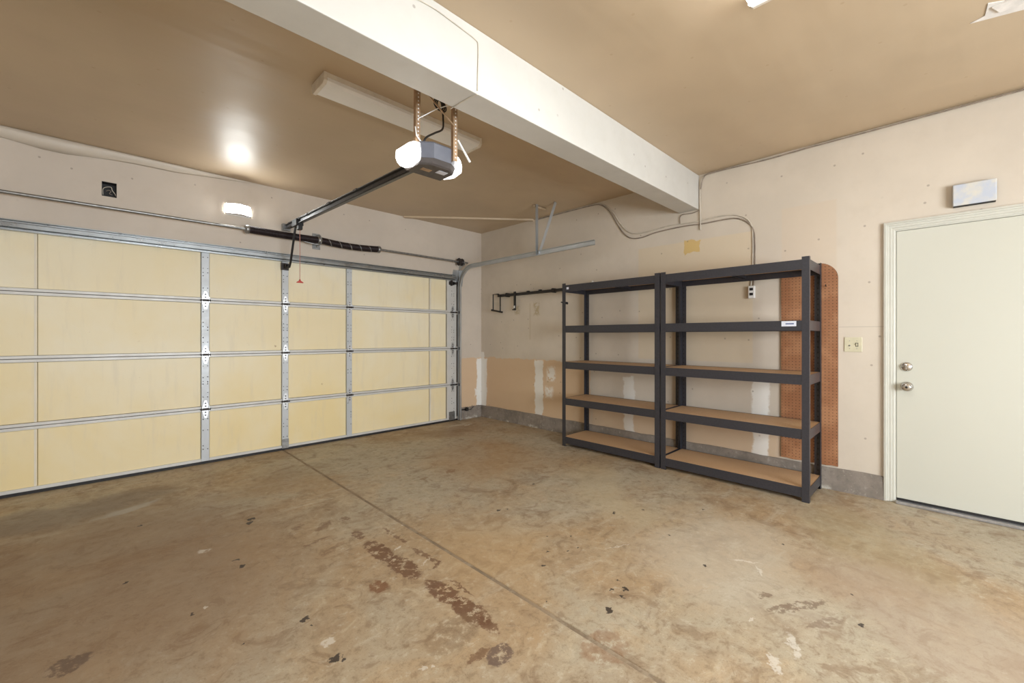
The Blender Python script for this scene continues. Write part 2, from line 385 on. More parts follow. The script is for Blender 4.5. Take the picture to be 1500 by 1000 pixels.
def glass_mat():
    m, t = newmat('window glass'); out = t.n['Material Output']
    tr = t.node('ShaderNodeBsdfTransparent'); gl = t.node('ShaderNodeBsdfGlossy', {'Roughness': .02})
    mx = t.node('ShaderNodeMixShader', {0: .08, 1: tr.outputs[0], 2: gl.outputs[0]}); t.l.new(mx.outputs[0], out.inputs[0]); return m
M['glass'] = glass_mat()

# ================================================================== THE SETTING
def struct(o, label=None, cat=None): return tag(o, label, cat, None, 'structure')
JX = 1.448
fl = struct(box('floor', 'joint', None, XL-.2, XR+.2, YN-.2, YD+.6, -.12, -.004), 'stained tan concrete garage floor split by one control joint', 'floor')
for a, b in ((XL-.2, JX-.011), (JX+.011, XR+.2)):
    box('slab', 'floor', fl, a, b, YN-.2, YD+.6, -.06, 0, bevel=.004, seg=2)
struct(MB().box(XL-.15, XR+.15, YN-.15, YD+.15, ZC, ZC+.12).build('ceiling', 'ceiling'), 'tan semi gloss painted ceiling', 'ceiling')
# door wall with garage opening
wl = MB()
hy = (.022, .116, 2.453, 2.578)      # electrical box cut-out
wl.box(XL-.15, DX0, YD, YD+.14, -.05, ZC); wl.box(DX1, XR+.15, YD, YD+.14, -.05, ZC)
wl.box(DX0, hy[0], YD, YD+.14, DZ, ZC); wl.box(hy[1], DX1, YD, YD+.14, DZ, ZC)
wl.box(hy[0], hy[1], YD, YD+.14, DZ, hy[2]); wl.box(hy[0], hy[1], YD, YD+.14, hy[3], ZC)
struct(wl.build('wall_left', 'wall_left'), 'cream drywall around the garage door opening', 'wall')
# shelf wall with entry-door opening
EY0, EY1, EZ = -.575, .248, 2.04
wr = MB(); wr.box(XR, XR+.14, EY1, YD+.15, -.05, ZC); wr.box(XR, XR+.14, YN-.15, EY0, -.05, ZC); wr.box(XR, XR+.14, EY0, EY1, EZ, ZC)
struct(wr.build('wall_right', 'wall_right'), 'patched cream drywall behind the black shelves', 'wall')
# walls behind the camera; the rear window is assumed, added for fill light
WX0, WX1, WZ0, WZ1 = -.2, 2.6, .6, 2.05
wn = MB(); wn.box(XL-.15, WX0, YN-.14, YN, -.05, ZC); wn.box(WX1, XR+.15, YN-.14, YN, -.05, ZC); wn.box(WX0, WX1, YN-.14, YN, -.05, WZ0); wn.box(WX0, WX1, YN-.14, YN, WZ1, ZC)
struct(wn.build('wall_rear', 'wall_plain'), 'plain cream wall with the assumed window, behind the camera', 'wall')
struct(box('wall_near', 'wall_plain', None, XL-.14, XL, YN-.15, YD+.15, -.05, ZC), 'plain cream side wall beside the camera', 'wall')
wi = struct(thing('fill_window_1', ((WX0+WX1)/2, YN, WZ0), 'assumed wide sliding window behind the camera, added for fill light', 'window'))
for a in ((WX0, WX1, WZ0, WZ0+.05), (WX0, WX1, WZ1-.05, WZ1), (WX0, WX0+.05, WZ0+.05, WZ1-.05), (WX1-.05, WX1, WZ0+.05, WZ1-.05), ((WX0+WX1)/2-.025, (WX0+WX1)/2+.025, WZ0+.05, WZ1-.05)):
    box('window_frame', 'white', wi, a[0], a[1], YN-.09, YN-.03, a[2], a[3])
for a, b in ((WX0+.05, (WX0+WX1)/2-.025), ((WX0+WX1)/2+.025, WX1-.05)): box('pane', 'glass', wi, a, b, YN-.063, YN-.058, WZ0+.05, WZ1-.05)

# beam
bm_ = struct(box('ceiling_beam', 'beam', None, XL, XR, BY0, BY1, BZ, ZC, bevel=.004, seg=2), 'boxed off white beam crossing the ceiling', 'beam')
box('corner_bead', 'beam', bm_, XL, XR, BY1-.002, BY1+.006, BZ+.012, BZ+.05)
# stem walls
def stem(name, pts0, pts1, label):
    """rough-faced low concrete kerb; pts0/pts1: (x, y) of the two ends on the wall plane, built to 25 mm proud"""
    mb = MB(); n = 40; a, b = Vector((*pts0, 0)), Vector((*pts1, 0)); d = (b-a); nrm = Vector((0, 0, 1)).cross(d).normalized()
    rings = []
    for i in range(n+1):
        p = a+d*(i/n); h = .178+.0015*math.sin(i*1.7)+random.uniform(-.005, .005); o = .022+random.uniform(-.003, .004)
        rings.append([p-nrm*.03, p+nrm*(o+.006), p+nrm*o+Vector((0, 0, h*.5)), p+nrm*(o-.003)+Vector((0, 0, h-.01)), p+nrm*(o-.01)+Vector((0, 0, h)), p-nrm*.03+Vector((0, 0, h))])
    mb.loft(rings); return struct(mb.build(name, 'stem'), label, 'kerb')
stem('baseboard_right', (XR, .312), (XR, YD), 'grey concrete stem wall along the foot of the shelf wall')
stem('baseboard_left', (XR-.02, YD), (DX1+.01, YD), 'short grey concrete stem wall beside the garage door')
# diagonal painted strip in the ceiling corner, ceiling nails
dg = MB(); a = Vector((2.92, 5.04, ZC)); b = Vector((4.27, 3.93, ZC)); d = (b-a).normalized(); s_ = Vector((-d.y, d.x, 0))*.03
dg.loft([[p+s_, p+s_*.7+Vector((0, 0, -.02)), p-s_*.7+Vector((0, 0, -.02)), p-s_] for p in (a, b)])
struct(dg.build('trim_1', 'ceiling'), 'tan painted strip running diagonally across the ceiling corner', 'trim')

# ================================================================== GARAGE DOOR
SZ = [.018, .533, 1.066, 1.598, DZ-.004]
gd = struct(thing('door_1', (1.47, 5.07, 0), 'four section cream panelled garage door with pale steel rails', 'garage door'))
COLS = [.75, 1.468, 2.184]
YF = 5.052    # stile face
def sharebox(cache, key, name, mat, parent, x, y, z, sx, sy, sz, bevel=0.):
    """box centred on its own origin; equal sizes share one mesh"""
    if key in cache:
        o = bpy.data.objects.new(name, cache[key].data); C.objects.link(o); o.parent = parent
        if bevel:
            md = o.modifiers.new('bevel', 'BEVEL'); md.width = bevel; md.segments = 1
    else:
        o = MB().box(-sx/2, sx/2, -sy/2, sy/2, -sz/2, sz/2).build(name, mat, parent, bevel); cache[key] = o
    o.matrix_parent_inverse = Matrix.Translation(-parent.location) if parent.type == 'EMPTY' else Matrix()
    o.location = (x, y, z); return o
L0, L1 = DX0+.008, DX1-.008
cache = {}
for k in range(4):
    z0, z1 = SZ[k]+.002, SZ[k+1]-.002
    sec = MB().box(L0, L1, 5.088, 5.125, SZ[k], SZ[k+1]).build('door_section', 'gap', gd)
    rh = .024
    for zc in (z0+rh/2, z1-rh/2): sharebox(cache, ('r',), 'rail', 'rail', sec, (L0+L1)/2, 5.072, zc, L1-L0, .030, rh, .002)
    xs = [L0]+[-.62, -.345]+COLS+[3.338, 3.62, L1]
    xs = [L0+.10, -.345, .75, 1.468, 2.184, 3.338, L1-.235]
    for i in range(len(xs)-1):
        a, b = xs[i]+.004, xs[i+1]-.004
        if xs[i] in COLS: a = xs[i]+.036
        if xs[i+1] in COLS: b = xs[i+1]-.036
        if xs[i] == -.345: a = -.345+.0005
        if xs[i+1] == -.345: b = -.345-.0025
        sharebox(cache, ('p', i, k in (0, 3)) if k != 3 else ('p3', i), 'panel', 'panel', sec, (a+b)/2, 5.079, (z0+z1)/2, b-a, .016, z1-z0-2*rh-.004, .002)
    for x in COLS: sharebox(cache, ('s', k), 'stile', 'stile', sec, x, 5.068, (z0+z1)/2, .066, .030, z1-z0-.006, .003)
    sharebox(cache, ('e', k), 'end_stile', 'rail', sec, L1-.145, 5.068, (z0+z1)/2, .17, .030, z1-z0-.006, .003)
    sharebox(cache, ('e', k), 'end_stile', 'stile', sec, L0+.015, 5.068, (z0+z1)/2, .17, .030, z1-z0-.006, .003)
    for x in (-.345, 3.338):
        if x < 0: sharebox(cache, ('j', k), 'joint_strip', 'cream_strip', sec, x-.013, 5.071, (z0+z1)/2, .014, .004, z1-z0-2*rh-.006)
        else: sharebox(cache, ('j2', k), 'joint_strip', 'cream_strip', sec, x+.016, 5.0705, (z0+z1)/2, .026, .003, z1-z0-2*rh-.006)
    sc = MB()
    for x in COLS+[L1-.13]:
        for zz in (.12, .16, .24, .27, .31, .42):
            for dx in (-.018, .018):
                if random.random() < .75: sc.cyl((x+dx, YF+.002, z0+zz+random.uniform(-.01, .01)), (x+dx, YF-.002, z0+zz), .004, 6)
    tag(sc.build('screw_heads', 'steel_dark', sec), kind='stuff')
# hinges
hb = MB()
up = [(-.028, .004), (.028, .004), (.024, .04), (.010, .088), (-.010, .088), (-.024, .04)]
hb.prism(up, 1, -.007, .0); hb.prism([(x, -z) for x, z in up], 1, -.007, .0)
hb.box(-.031, -.025, -.024, 0, -.022, .034); hb.box(.025, .031, -.024, 0, -.022, .034)
hp = None
def hinge(x, z, long=False):
    global hb, hp
    if isinstance(hb, MB):
        o = hb.build('hinge', 'hinge', gd, .001); hb = o
    else:
        o = bpy.data.objects.new('hinge', hb.data); C.objects.link(o); o.parent = gd; o.matrix_parent_inverse = Matrix.Translation(-gd.location)
    o.location = (x, YF+.0005, z)
    if hp is None or long:
        p = MB().cyl((-.040, -.016, 0), (.040 if not long else .095, -.016, 0), .0105, 10)
        for dz in (.03, .058, -.03, -.058): p.cyl((0, -.007, dz), (0, -.0105, dz), .007, 6)
        q = p.build('hinge_pin', 'steel_dark', o)
        if not long: hp = q
    else:
        q = bpy.data.objects.new('hinge_pin', hp.data); C.objects.link(q); q.parent = o
for x in COLS+[L1-.135]:
    for z in SZ[1:4]: hinge(x, z, x > 3)
# strut, seal, brackets
st = MB(); st.prism([(5.052, 2.062), (5.020, 2.062), (5.020, 2.068), (5.042, 2.072), (5.042, 2.080), (4.998, 2.086), (4.998, 2.116), (5.042, 2.128), (5.042, 2.138), (5.020, 2.142), (5.020, 2.148), (5.052, 2.148)], 0, L0+.02, L1-.10)
st.build('reinforcing_strut', 'strut', gd)
box('bottom_rail', 'rail', gd, L0, L1, 5.056, 5.088, .024, .05); box('bottom_seal', 'black', gd, L0, L1, 5.05, 5.105, .0005, .024)
for x in (1.468,): box('bottom_bracket', 'zinc', gd, x-.034, x+.034, 5.046, 5.053, .02, .12)
box('bottom_bracket', 'zinc', gd, L1-.20, L1-.10, 5.04, 5.053, .02, .14)
tb = MB(); tb.box(L1-.20, L1-.11, 5.035, 5.053, 2.0, 2.05); tb.box(L1-.18, L1-.16, 5.01, 5.04, 1.985, 2.065); tb.box(L1-.13, L1-.07, 5.0, 5.04, 2.01, 2.04)
tb.build('top_roller_bracket', 'steel_dark', gd)

# ================================================================== DOOR TRACK
TX = 3.80
tr = thing('door_track', (TX, 5.0, 0), 'galvanised garage door track curving from wall to ceiling hangers', 'door track')
def sweep_c(path, name):
    """C channel opening toward -x, path in the (y, z) plane"""
    prof = [(-.028, -.024), (-.028, -.028), (.0, -.028), (.006, -.02), (.006, .02), (.0, .028), (-.028, .028), (-.028, .024), (-.002, .024), (.002, .018), (.002, -.018), (-.002, -.024)]
    rings = []
    for i, (y, z) in enumerate(path):
        a = path[max(i-1, 0)]; b = path[min(i+1, len(path)-1)]
        t = Vector((b[0]-a[0], b[1]-a[1])).normalized(); nn = Vector((-t.y, t.x))
        rings.append([(TX+.02+px, y+nn.x*pz, z+nn.y*pz) for px, pz in prof])
    return MB().loft(rings).build(name, 'galv', tr)
TY, r_ = 4.985, .30; zt = 2.25
sweep_c([(TY, .012), (TY, zt-r_)], 'vertical_track')
sweep_c([(TY-r_+r_*math.cos(t), zt-r_+r_*math.sin(t)) for t in [math.pi/2*k/14 for k in range(15)]], 'curved_track')
sweep_c([(TY-r_, zt), (2.62, zt+.006)], 'horizontal_track')
MB().prism([(5.038, 1.98), (5.038, 2.225), (4.96, 2.225), (4.92, 2.19), (4.93, 2.12), (4.955, 1.98)], 0, TX+.028, TX+.032).build('flag_bracket', 'galv', tr)
MB().prism([(TX-.09, 2.12), (TX+.06, 2.02), (TX+.06, 2.228), (TX-.06, 2.228)], 1, 5.040, 5.049).build('wall_plate', 'galv', tr)
for z in (.25, .9, 1.5): box('wall_bracket', 'galv', tr, TX+.027, TX+.032, 4.97, 5.049, z, z+.06)
def angle(a, b, name, wdt=.032):
    """punched angle strip between two points, parent the track"""
    a, b = Vector(a), Vector(b); d = (b-a).normalized(); u = Vector((0, 1, 0)); u = (u-d*u.dot(d)).normalized(); v = d.cross(u)
    prof = [(-wdt/2, 0), (wdt/2, 0), (wdt/2, .003), (-wdt/2+.003, .003), (-wdt/2+.003, wdt), (-wdt/2, wdt)]
    return MB().loft([[p+u*x+v*y for x, y in prof] for p in (a, b)]).build(name, 'galv', tr)
angle((TX+.03, 3.47, zt-.02), (TX+.03, 3.47, ZC), 'hanger_strap', .042); angle((TX+.04, 3.44, zt), (TX+.12, 3.25, ZC), 'hanger_strap', .042)
MB().box(TX-.02, TX+.20, 3.475, 3.479, ZC-.028, ZC).box(TX-.02, TX+.20, 3.475, 3.50, ZC-.004, ZC).build('ceiling_angle', 'ceiling', tr)
# rollers
for z in SZ[1:4]:
    MB().lathe([(.0, -.006), (.02, -.006), (.02, .006), (.0, .006)], (TX+.008, TY, z), (1, 0, 0), 14).build('roller', 'steel_dark', tr)

# ================================================================== TORSION SPRING
SY, SZ_ = 4.95, 2.335
ts = thing('torsion_spring', (1.79, SY, SZ_), 'dark torsion springs on a steel shaft above the garage door', 'door spring')
MB().cyl((-1.0, SY, SZ_), (3.93, SY, SZ_), .0135, 14).build('shaft', 'zinc', ts)
def coil(x0, x1, rad, sag):
    n = int((x1-x0)/.0085); pth = []
    for i in range(n*12+1):
        f = i/(n*12); t = 2*math.pi*i/12; x = x0+(x1-x0)*f; s = sag*math.sin(f*math.pi)*-1
        pth.append((x, SY+rad*math.cos(t), SZ_+s+rad*math.sin(t)))
    mb = MB()
    rings = []
    for i, p in enumerate(pth):
        t = 2*math.pi*i/12; o = Vector((0, math.cos(t), math.sin(t)))
        rings.append([Vector(p)+o*.0045, Vector(p)+Vector((.0045, 0, 0)), Vector(p)-o*.0045, Vector(p)-Vector((.0045, 0, 0))])
    return mb.loft(rings, True, True).build('spring', 'spring', ts)
coil(1.10, 1.775, .034, .004); s2 = coil(1.81, 2.50, .034, .018)
rb = MB(); rg = []
for i in range(49):
    f = i/48; x = 1.84+.63*f; t = f*2*math.pi*5.2; s = -.018*math.sin((x-1.81)/.69*math.pi)
    o = Vector((0, math.cos(t), math.sin(t))); c0 = Vector((x, SY, SZ_+s))+o*.0390
    rg.append([c0-Vector((.005, 0, 0)), c0-Vector((.005, 0, 0))+o*.0012, c0+Vector((.005, 0, 0))+o*.0012, c0+Vector((.005, 0, 0))])
rb.loft(rg).build('paint_stripe', 'zinc', s2)
for x in (1.085, 2.515): MB().lathe([(.014, -.022), (.036, -.022), (.042, -.01), (.042, .012), (.03, .022), (.014, .022)], (x, SY, SZ_), (1, 0, 0), 18).build('winding_cone', 'zinc', ts)
cb = MB().lathe([(.02, -.02), (.044, -.02), (.044, .02), (.02, .02)], (1.792, SY, SZ_), (1, 0, 0), 18)
cb.prism([(SY-.05, SZ_-.05), (SY+.05, SZ_-.06), (YD-.004, SZ_-.07), (YD-.004, SZ_+.07), (SY, SZ_+.062), (SY-.05, SZ_+.045)], 0, 1.789, 1.795)
cb.build('centre_bracket', 'zinc', ts)
box('bracket_foot', 'zinc', ts, 1.75, 1.835, YD-.008, YD-.001, SZ_-.09, SZ_+.09)
MB().tube([(1.775, SY-.02, SZ_-.055), (1.70, SY-.01, SZ_-.05), (1.60, SY+.01, SZ_-.03)], .007, 8).build('locking_rod', 'zinc', ts)
MB().lathe([(.015, -.03), (.052, -.03), (.056, -.022), (.046, -.014), (.044, .02), (.054, .028), (.03, .03), (.015, .03)], (3.79, SY, SZ_), (1, 0, 0), 22).build('cable_drum', 'steel_dark', ts)
MB().prism([(SY-.035, SZ_-.04), (YD-.001, SZ_-.1), (YD-.001, SZ_+.06), (SY-.02, SZ_+.04)], 0, 3.848, 3.852).build('end_bearing_plate', 'galv', ts)

# ================================================================== OPENER
OX = 1.468
op = thing('garage_opener', (OX, 2.2, 2.24), 'grey garage door opener with lit white side lenses hanging behind the beam', 'door opener')
def octo(sc, z, x0, x1, y0, y1, ch):
    return [(x0, y0+ch, z), (x0+ch*1.5, y0, z), (x1-ch*1.5, y0, z), (x1, y0+ch, z), (x1, y1-ch, z), (x1-ch*1.5, y1, z), (x0+ch*1.5, y1, z), (x0, y1-ch, z)]
OC = OX-.012
bx0, bx1 = OC-.130, OC+.113
def hexr(z, i): return [(bx0, 2.10+i, z), (bx0+.06, 2.055+i, z), (bx1-.06, 2.055+i, z), (bx1, 2.10+i, z), (bx1, 2.29-i, z), (bx0, 2.29-i, z)]
MB().loft([hexr(2.276, 0), hexr(2.362, 0), hexr(2.372, .008)]).build('motor_housing', 'opener', op, .003)
base_ = MB().loft([hexr(2.244, .03), hexr(2.252, .018), hexr(2.275, 0)]).build('base_plate', 'opener_dark', op)
box('warning_label', 'label', base_, OC+.01, OC+.075, 2.12, 2.165, 2.2425, 2.2436)
box('warning_label', 'tan_steel', base_, OC-.085, OC-.02, 2.15, 2.185, 2.2425, 2.2436)
for s in (-1, 1):
    xi = bx0-.001 if s < 0 else bx1+.001; xo = xi+s*.073
    def lr(x, i): return [(x, 2.105+i, 2.262+i*.8), (x, 2.19, 2.246+i), (x, 2.27-i, 2.262+i*.8), (x, 2.292-i, 2.31), (x, 2.285-i, 2.364-i), (x, 2.112+i, 2.364-i), (x, 2.098+i, 2.31)]
    MB().loft([lr(xi, 0), lr(xi+s*.036, .002), lr(xi+s*.062, .014), lr(xo, .036)], True, True).build('light_lens', 'opener_lens', op)
def strap(a, b, name='hanger_strap', wdt=.03):
    a, b = Vector(a), Vector(b); d = (b-a).normalized(); u = Vector((1, 0, 0)); v = Vector((0, 1, 0))
    prof = [(0, 0), (wdt, 0), (wdt, .003), (.003, .003), (.003, wdt*.8), (0, wdt*.8)]
    o = MB().loft([[p+u*x+v*y for x, y in prof] for p in (a, b)]).build(name, 'tan_steel', op)
    h = MB(); n = int((b-a).length/.022)
    for i in range(1, n):
        p = a+d*(i*.022); h.cyl((p.x+wdt*.55, p.y-.0005, p.z), (p.x+wdt*.55, p.y+.0005, p.z), .0045, 8)
    tag(h.build('strap_holes', 'lens_off', o), kind='stuff'); return o
strap((OC-.150, 2.125, 2.345), (OC-.145, 2.125, ZC)); strap((OC+.052, 2.035, 2.29), (OC+.052, 2.035, ZC))
brc = MB().tube([(OC-.135, 2.12, 2.71), (OC+.06, 2.03, 2.49)], .005, 6).build('cross_brace', 'tan_steel', op)
MB().tube([(OC-.14, 2.12, 2.50), (OC-.03, 2.08, 2.585), (OC+.06, 2.03, 2.63)], .003, 6).build('cross_brace', 'white', op)
MB().tube([(OC+.08, 2.03, 2.42), (OC+.19, 2.05, 2.325)], .0065, 8).build('spare_strap', 'white', op)
MB().tube([(OC-.155, 2.12, 2.45), (OC-.15, 2.115, 2.40), (OC-.12, 2.115, 2.373)], .004, 6).build('bracket_tab', 'white', op)
# rail
ra, rb_ = Vector((OX, 2.29, 2.345)), Vector((OX, 5.02, 2.435))
pr = [(-.022, -.022), (.022, -.022), (.022, -.018), (.006, -.014), (.006, .014), (.022, .018), (.022, .022), (-.022, .022), (-.022, .018), (-.006, .014), (-.006, -.014), (-.022, -.018)]
rail = MB().loft([[Vector((p.x+x, p.y, p.z+z)) for x, z in pr] for p in (ra, rb_)]).build('drive_rail', 'rail_dark', op)
MB().tube([ra+Vector((-.016, 0, -.026)), rb_+Vector((-.016, -.1, -.026))], .004, 6).build('drive_chain', 'black', rail)
MB().tube([ra+Vector((-.016, 0, .028)), rb_+Vector((-.016, -.1, .028))], .0035, 6).build('drive_chain', 'zinc', rail)
for f in (.35, .55, .75):
    p = ra.lerp(rb_, f); box('rail_splice', 'rail_dark', rail, OX-.026, OX+.026, p.y-.03, p.y+.03, p.z+.014, p.z+.03)
box('header_bracket', 'zinc', op, OX-.04, OX+.04, 5.0, YD-.001, 2.40, 2.47)
trl = MB().box(OX-.035, OX+.035, 4.58, 4.72, 2.375, 2.445).box(OX-.02, OX+.02, 4.56, 4.62, 2.33, 2.38)
trl.build('trolley', 'black', op, .004)
arm = MB().tube([(OX-.012, 4.67, 2.40), (OX-.012, 4.76, 2.20), (OX-.012, 4.835, 2.03), (OX-.012, 4.875, 1.985), (OX-.012, 4.93, 1.985), (OX-.012, 5.0, 2.005)], .0115, 8)
arm.build('door_arm', 'black', op)
db = MB().box(OX-.045, OX+.03, 5.032, 5.05, 1.97, 2.045).box(OX-.02, OX-.012, 4.985, 5.04, 1.985, 2.03).box(OX+.004, OX+.012, 4.985, 5.04, 1.985, 2.03)
db.build('door_bracket', 'steel_dark', op)
cord = MB().tube([(OX, 4.585, 2.335), (OX, 4.583, 2.1), (OX, 4.585, 1.815)], .003, 6).build('release_cord', 'rope', op)
MB().prism([(OX-.034, 1.79), (OX+.034, 1.79), (OX+.03, 1.798), (OX+.008, 1.812), (OX+.004, 1.825), (OX-.004, 1.825), (OX-.008, 1.812), (OX-.03, 1.798)], 1, 4.576, 4.594).build('release_handle', 'red', op, .002)
# power cord with plug to ceiling socket
so = MB().lathe([(.0, 0), (.03, 0), (.03, -.02), (.022, -.03), (0, -.03)], (1.62, 2.33, ZC-.0005), (0, 0, 1), 16)
tag(so.build('ceiling_socket', 'tan_steel'), 'small round socket on the ceiling behind the opener straps', 'socket')
pcd = MB().tube(bez([(1.62, 2.33, ZC-.032), (1.62, 2.31, 2.76), (1.60, 2.27, 2.66), (1.56, 2.22, 2.56), (1.46, 2.16, 2.48), (1.385, 2.14, 2.42), (1.37, 2.15, 2.373)]), .006, 8).build('power_cord', 'cord', op)
cl = MB()
for q in range(3): cl.tube([(1.585+.035*math.cos(t)+q*.012, 2.30+.01*math.sin(t), 2.755+.04*math.sin(t)) for t in [2*math.pi*k/20 for k in range(21)]], .0045, 6, False)
cl.build('cord_loops', 'cord', pcd)

# ================================================================== FLUORESCENT FIXTURES
def fixture(x0, x1, y0, y1, lens, label):
    t = thing('fluorescent_fixture', ((x0+x1)/2, (y0+y1)/2, ZC), label, 'light fixture')
    h = .064; zb = ZC-h
    for a, b in ((x0, x0+.022), (x1-.022, x1)):
        MB().prism([(y0, ZC-.001), (y1, ZC-.001), (y1, zb+.012), (y1-.02, zb-.006), (y0+.02, zb-.006), (y0, zb+.012)], 0, a, b).build('end_cap', 'fixture_white', t, .003)
    box('body_pan', 'fixture_white', t, x0+.022, x1-.022, y0+.004, y1-.004, ZC-.03, ZC-.001)
    MB().prism([(y0+.006, ZC-.031), (y1-.006, ZC-.031), (y1-.006, zb+.014), (y1-.024, zb), (y0+.024, zb), (y0+.006, zb+.014)], 0, x0+.0225, x1-.0225).build('wrap_lens', lens, t)
    return t
fixture(.972, 2.222, 2.61, 2.815, 'lens_off', 'unlit long white fluorescent fixture on the ceiling behind the opener')
fixture(.955, 2.20, .42, .64, 'lens_on', 'glowing fluorescent fixture on the ceiling in front of the beam')

# ================================================================== WALL LAMP, OPEN BOX, CHIME, SENSOR
lp = thing('wall_lamp', (1.02, YD, 2.53), 'small lit white wall lamp above the garage door springs', 'wall lamp')
box('back_plate', 'white', lp, .92, 1.125, YD-.012, YD-.001, 2.475, 2.585)
rings = []
for k in range(13):
    f = k/12; x = .918+.209*f; dpt = .014+.05*math.sin(math.pi*f)
    rings.append([(x, YD-.0125, 2.486), (x, YD-dpt, 2.486), (x, YD-dpt-.002, 2.578), (x, YD-.0125, 2.578)])
MB().loft(rings, True, True).build('curved_lens', 'lamp_lens', lp)
bow = [(.912+.221*k/12, YD-.024-.054*math.sin(math.pi*k/12)) for k in range(13)]
for z in (2.479, 2.579): MB().prism(bow+[(1.133, YD-.0125), (.912, YD-.0125)], 2, z, z+.006).build('glow_block_rim', 'white', lp)  # rims added to keep the lens glow off the surrounding wall
for x in (.911, 1.128): box('end_plate', 'white', lp, x, x+.006, YD-.027, YD-.0125, 2.479, 2.585)
jb = thing('electrical_box', (.069, YD, 2.45), 'open dark electrical box with loose wires in the wall over the garage door', 'electrical box')
a0, a1, b0, b1 = hy
eb = MB().box(a0, a1, YD+.075, YD+.08, b0, b1).box(a0, a0+.003, YD+.002, YD+.075, b0, b1).box(a1-.003, a1, YD+.002, YD+.075, b0, b1).box(a0, a1, YD+.002, YD+.075, b0, b0+.003).box(a0, a1, YD+.002, YD+.075, b1-.003, b1)
eb.build('box_shell', 'black', jb)
MB().tube(bez([(.03, YD+.03, 2.47), (.03, YD+.015, 2.515), (.05, YD+.012, 2.535), (.08, YD+.01, 2.54), (.088, YD+.012, 2.515), (.105, YD+.02, 2.49), (.111, YD+.03, 2.475)]), .003, 6).build('wire', 'cable', jb)
MB().tube(bez([(.05, YD+.03, 2.505), (.065, YD+.015, 2.512), (.08, YD+.018, 2.505), (.07, YD+.02, 2.485), (.088, YD+.02, 2.478)]), .0025, 6).build('wire', 'cable_dark', jb)
ch = thing('door_chime', (XR, -.152, 2.215), 'pale rectangular chime cover on the wall over the entry door', 'chime')
box('shadow_gap_backing', 'black', ch, XR-.036, XR-.001, -.25, -.055, 2.142, 2.288)  # black sides stand in for the shadow gap around the cover
box('cover', 'chime_face', ch, XR-.05, XR-.0365, -.2535, -.0515, 2.145, 2.291, bevel=.006, seg=3)
ph = thing('photo_eye_sensor', (4.0, 4.96, .14), 'small black safety sensor low beside the garage door track', 'sensor')
MB().lathe([(0, -.02), (.022, -.02), (.022, .012), (.015, .02), (0, .02)], (3.93, 4.965, .155), (1, 0, 0), 14).build('sensor_head', 'black', ph)
MB().box(3.845, 3.95, 4.985, 4.99, .145, .165).box(3.95, 3.955, 4.96, 5.022, .13, .18).build('mounting_bracket', 'steel_dark', ph)
MB().tube(bez([(3.95, 4.965, .15), (4.02, 4.98, .145), (4.06, 5.005, .16), (4.1, 5.018, .17)]), .004, 6).build('lead', 'cord', ph)

# ================================================================== SHELVING UNITS
LV = [.108, .545, .955, 1.365, 1.825]
SX0, SX1 = 3.78, 4.235
def angle_post(name, x, y, dx, dy, par):
    """L section, corner at (x, y), flanges toward +dx, +dy"""
    fx, fy, tk = .036, .048, .003
    pts = [(x, y), (x+dx*fx, y), (x+dx*fx, y+dy*tk), (x+dx*tk, y+dy*tk), (x+dx*tk, y+dy*fy), (x, y+dy*fy)]
    o = MB().prism(pts, 2, .002, 1.845).build(name, 'shelf_metal', par)
    s = MB()
    for k in range(1, 42):
        z = .04+k*.0425
        if min(abs(z-l+.03) for l in LV) < .055: continue
        s.box(x-dx*.0004 if dx < 0 else x-.0004, x+.0006, y+dy*.018, y+dy*.026, z, z+.016) if False else s.box(x-dx*.0005, x+dx*.0005+dx*.0001, y+dy*.019, y+dy*.027, z, z+.014)
    return o
def shelving(y0, y1, label):
    t = thing('shelving_unit', ((SX0+SX1)/2, (y0+y1)/2, 0), label, 'shelving unit')
    for (x, dx) in ((SX0, 1), (SX1, -1)):
        for (y, dy) in ((y0, 1), (y1, -1)):
            po = angle_post('post', x, y, dx, dy, t)
            box('foot', 'black', po, x, x+dx*.036, y, y+dy*.048, .0002, .002)
            sl = MB(); xo = x+dx*.018
            for k in range(40):
                z = .05+k*.044
                if any(l-.085 < z < l+.005 for l in LV): continue
                sl.box(x+dx*.0031, x+dx*.0036, y+dy*.020, y+dy*.028, z, z+.013)
            if dx < 0: tag(sl.build('keyhole_slots', 'black', po), kind='stuff')
    for k, z in enumerate(LV):
        h = .076
        for x, s in ((SX0+.0035, 1), (SX1-.0035, -1)):
            MB().prism([(x, z), (x+s*.0025, z), (x+s*.0025, z-h+.0025), (x+s*.020, z-h+.0025), (x+s*.020, z-h), (x, z-h)] if False else [(x, z), (x+s*.0025, z), (x+s*.0025, z-.024), (x+s*.022, z-.024), (x+s*.022, z-.0265), (x+s*.0025, z-.0265), (x+s*.0025, z-h), (x, z-h)], 1, y0+.004, y1-.004).build('long_beam', 'shelf_metal', t)
        for y, s in ((y0+.0035, 1), (y1-.0035, -1)):
            MB().prism([(y, z), (y+s*.0025, z), (y+s*.0025, z-.024), (y+s*.022, z-.024), (y+s*.022, z-.0265), (y+s*.0025, z-.0265), (y+s*.0025, z-h), (y, z-h)], 0, SX0+.007, SX1-.007).build('side_beam', 'shelf_metal', t)
        box('shelf_board', 'board', t, SX0+.0065, SX1-.0065, y0+.008, y1-.008, z-.0235, z-.002)
        ym = (y0+y1)/2
        MB().prism([(ym-.022, z-.0245), (ym+.022, z-.0245), (ym+.022, z-.052), (ym+.019, z-.052), (ym+.019, z-.0275), (ym-.019, z-.0275), (ym-.019, z-.052), (ym-.022, z-.052)], 0, SX0+.0065, SX1-.0065).build('centre_support', 'shelf_metal', t)
    return t
u1 = shelving(1.868, 3.035, 'black steel shelving unit with five boards, nearer the garage door')
u2 = shelving(.692, 1.855, 'black steel shelving unit with five boards, nearer the entry door')
